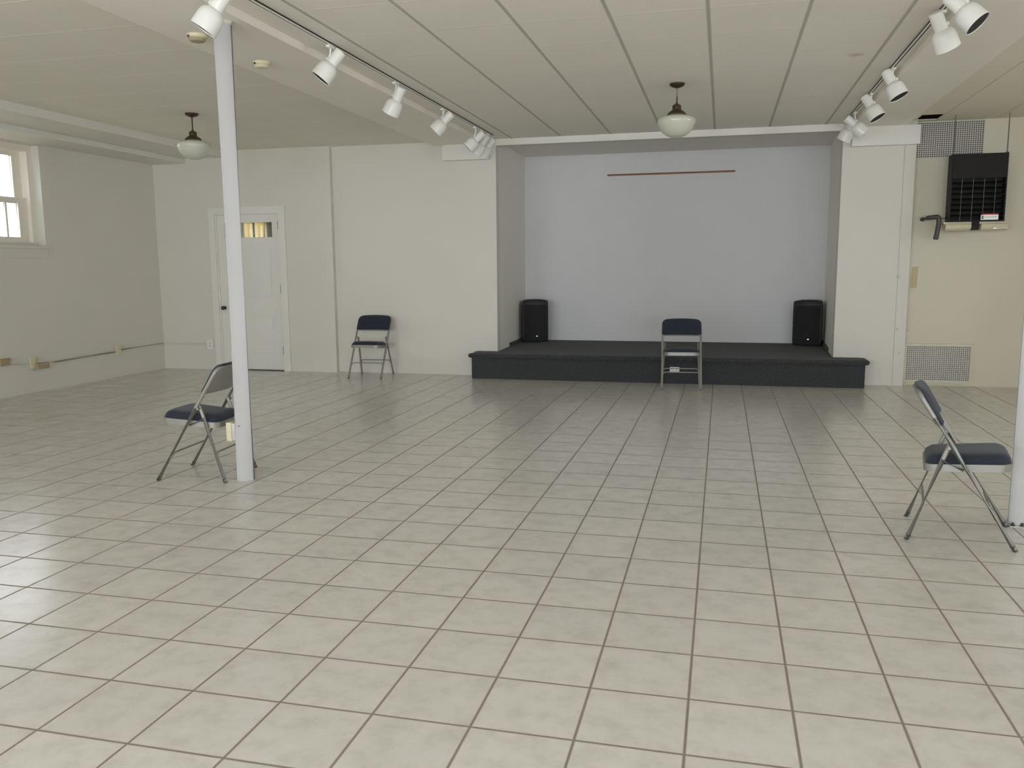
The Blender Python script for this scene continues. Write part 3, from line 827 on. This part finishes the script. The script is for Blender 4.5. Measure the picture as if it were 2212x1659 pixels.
r = thing('gas_pipe', 'short dark bent pipe sticking out left of the hanging heater', 'pipe', (0,0,0))
b = B(); tube(b, fillet([(2.205, YB_RIGHT, 1.915), (2.205, 10.30, 1.915), (2.305, 10.30, 1.925), (2.312, 10.30, 1.86), (2.292, 10.30, 1.70)], .05, 6), .0255, 14); obj('elbow', b, 'dark_metal', r)
b = B(); lathe(b, [(.026, 0), (.028, .02), (.026, .04), (0, .04)], (2.288, 10.30, 1.675), (.1, 0, 1), 8, False); obj('end_cap', b, 'dark_metal', r)
b = B(); tube(b, [(2.31, 10.30, 1.905), (2.386, 10.30, 1.905)], .007, 8); tube(b, [(2.31, 10.30, 1.84), (2.35, 10.30, 1.84)], .006, 8); obj('feed_tube', b, 'bronze', r)

b = B()
v = [(2.128, YB_RIGHT-.002, 1.375), (2.196, YB_RIGHT-.002, 1.38), (2.190, YB_RIGHT-.002, 1.14), (2.118, YB_RIGHT-.002, 1.128)]
vv = [b.verts.new(p) for p in v]; b.faces.new(vv); v2 = [b.verts.new((p[0], p[1]+.002, p[2])) for p in v]; b.faces.new(list(reversed(v2)))
for k in range(4): b.faces.new((vv[k], vv[(k+1)%4], v2[(k+1)%4], v2[k]))
tag(obj('tape_strip', b, 'tape'), 'old yellowed strip of tape on the wall above the low vent', 'tape')

# ------------------------------------------------------------------ light: overcast daylight through the windows, and the camera's small flash
W = bpy.data.worlds.new('overcast_sky'); scene.world = W; W.use_nodes = True
bg = W.node_tree.nodes['Background']
bg.inputs['Color'].default_value = (.96, .955, 1.03, 1); bg.inputs['Strength'].default_value = 14.6
def portal(loc, rot, sx, sy):
    l = bpy.data.lights.new('window_daylight', 'AREA'); l.shape = 'RECTANGLE'; l.size = sx; l.size_y = sy
    l.cycles.is_portal = True
    o = bpy.data.objects.new('window_daylight', l); COL.objects.link(o); o.location = loc; o.rotation_euler = rot
for y0, y1, z0, z1 in LW: portal((XL-.29, (y0+y1)/2, (z0+z1)/2), (0, -PI/2, 0), z1-z0, y1-y0)
for y0, y1, z0, z1 in RW: portal((XR+.29, (y0+y1)/2, (z0+z1)/2), (0, PI/2, 0), z1-z0, y1-y0)
for x0, x1, z0, z1 in FW: portal(((x0+x1)/2, YF-.29, (z0+z1)/2), (PI/2, 0, 0), x1-x0, z1-z0)
portal(((-7.33-6.905)/2, VY+.119, 1.725), (-PI/2, 0, 0), .425, 1.15)
fl = bpy.data.lights.new('camera_flash', 'POINT'); fl.energy = 17; fl.shadow_soft_size = .02; fl.color = (1, .98, .95)
fo = bpy.data.objects.new('camera_flash', fl); COL.objects.link(fo); fo.location = (-.07, .03, 1.47)

# ------------------------------------------------------------------ camera
yaw, pit, rol = .2447, -.1388, -.0072
fw = Vector((-math.sin(yaw)*math.cos(pit), math.cos(yaw)*math.cos(pit), math.sin(pit)))
r0 = Vector((math.cos(yaw), math.sin(yaw), 0)); u0 = r0.cross(fw)
rr = r0*math.cos(rol)+u0*math.sin(rol); uu = -r0*math.sin(rol)+u0*math.cos(rol)
cam = bpy.data.cameras.new('camera'); cam.sensor_fit = 'HORIZONTAL'; cam.sensor_width = 36; cam.lens = 1811.49*36/2212
cam.clip_start = .02; cam.clip_end = 200
co = bpy.data.objects.new('camera', cam); COL.objects.link(co)
mw = Matrix((( rr.x, uu.x, -fw.x, 0), (rr.y, uu.y, -fw.y, 0), (rr.z, uu.z, -fw.z, 1.4092), (0, 0, 0, 1)))
co.matrix_world = mw
scene.camera = co

vs = scene.view_settings
vs.view_transform = 'Standard'; vs.look = 'None'; vs.gamma = 1; vs.use_curve_mapping = False
vs.exposure = 0.0
scene.cycles.max_bounces = 14; scene.cycles.diffuse_bounces = 10; scene.cycles.transparent_max_bounces = 16
scene.cycles.use_denoising = True
scene.cycles.caustics_reflective = False; scene.cycles.caustics_refractive = False
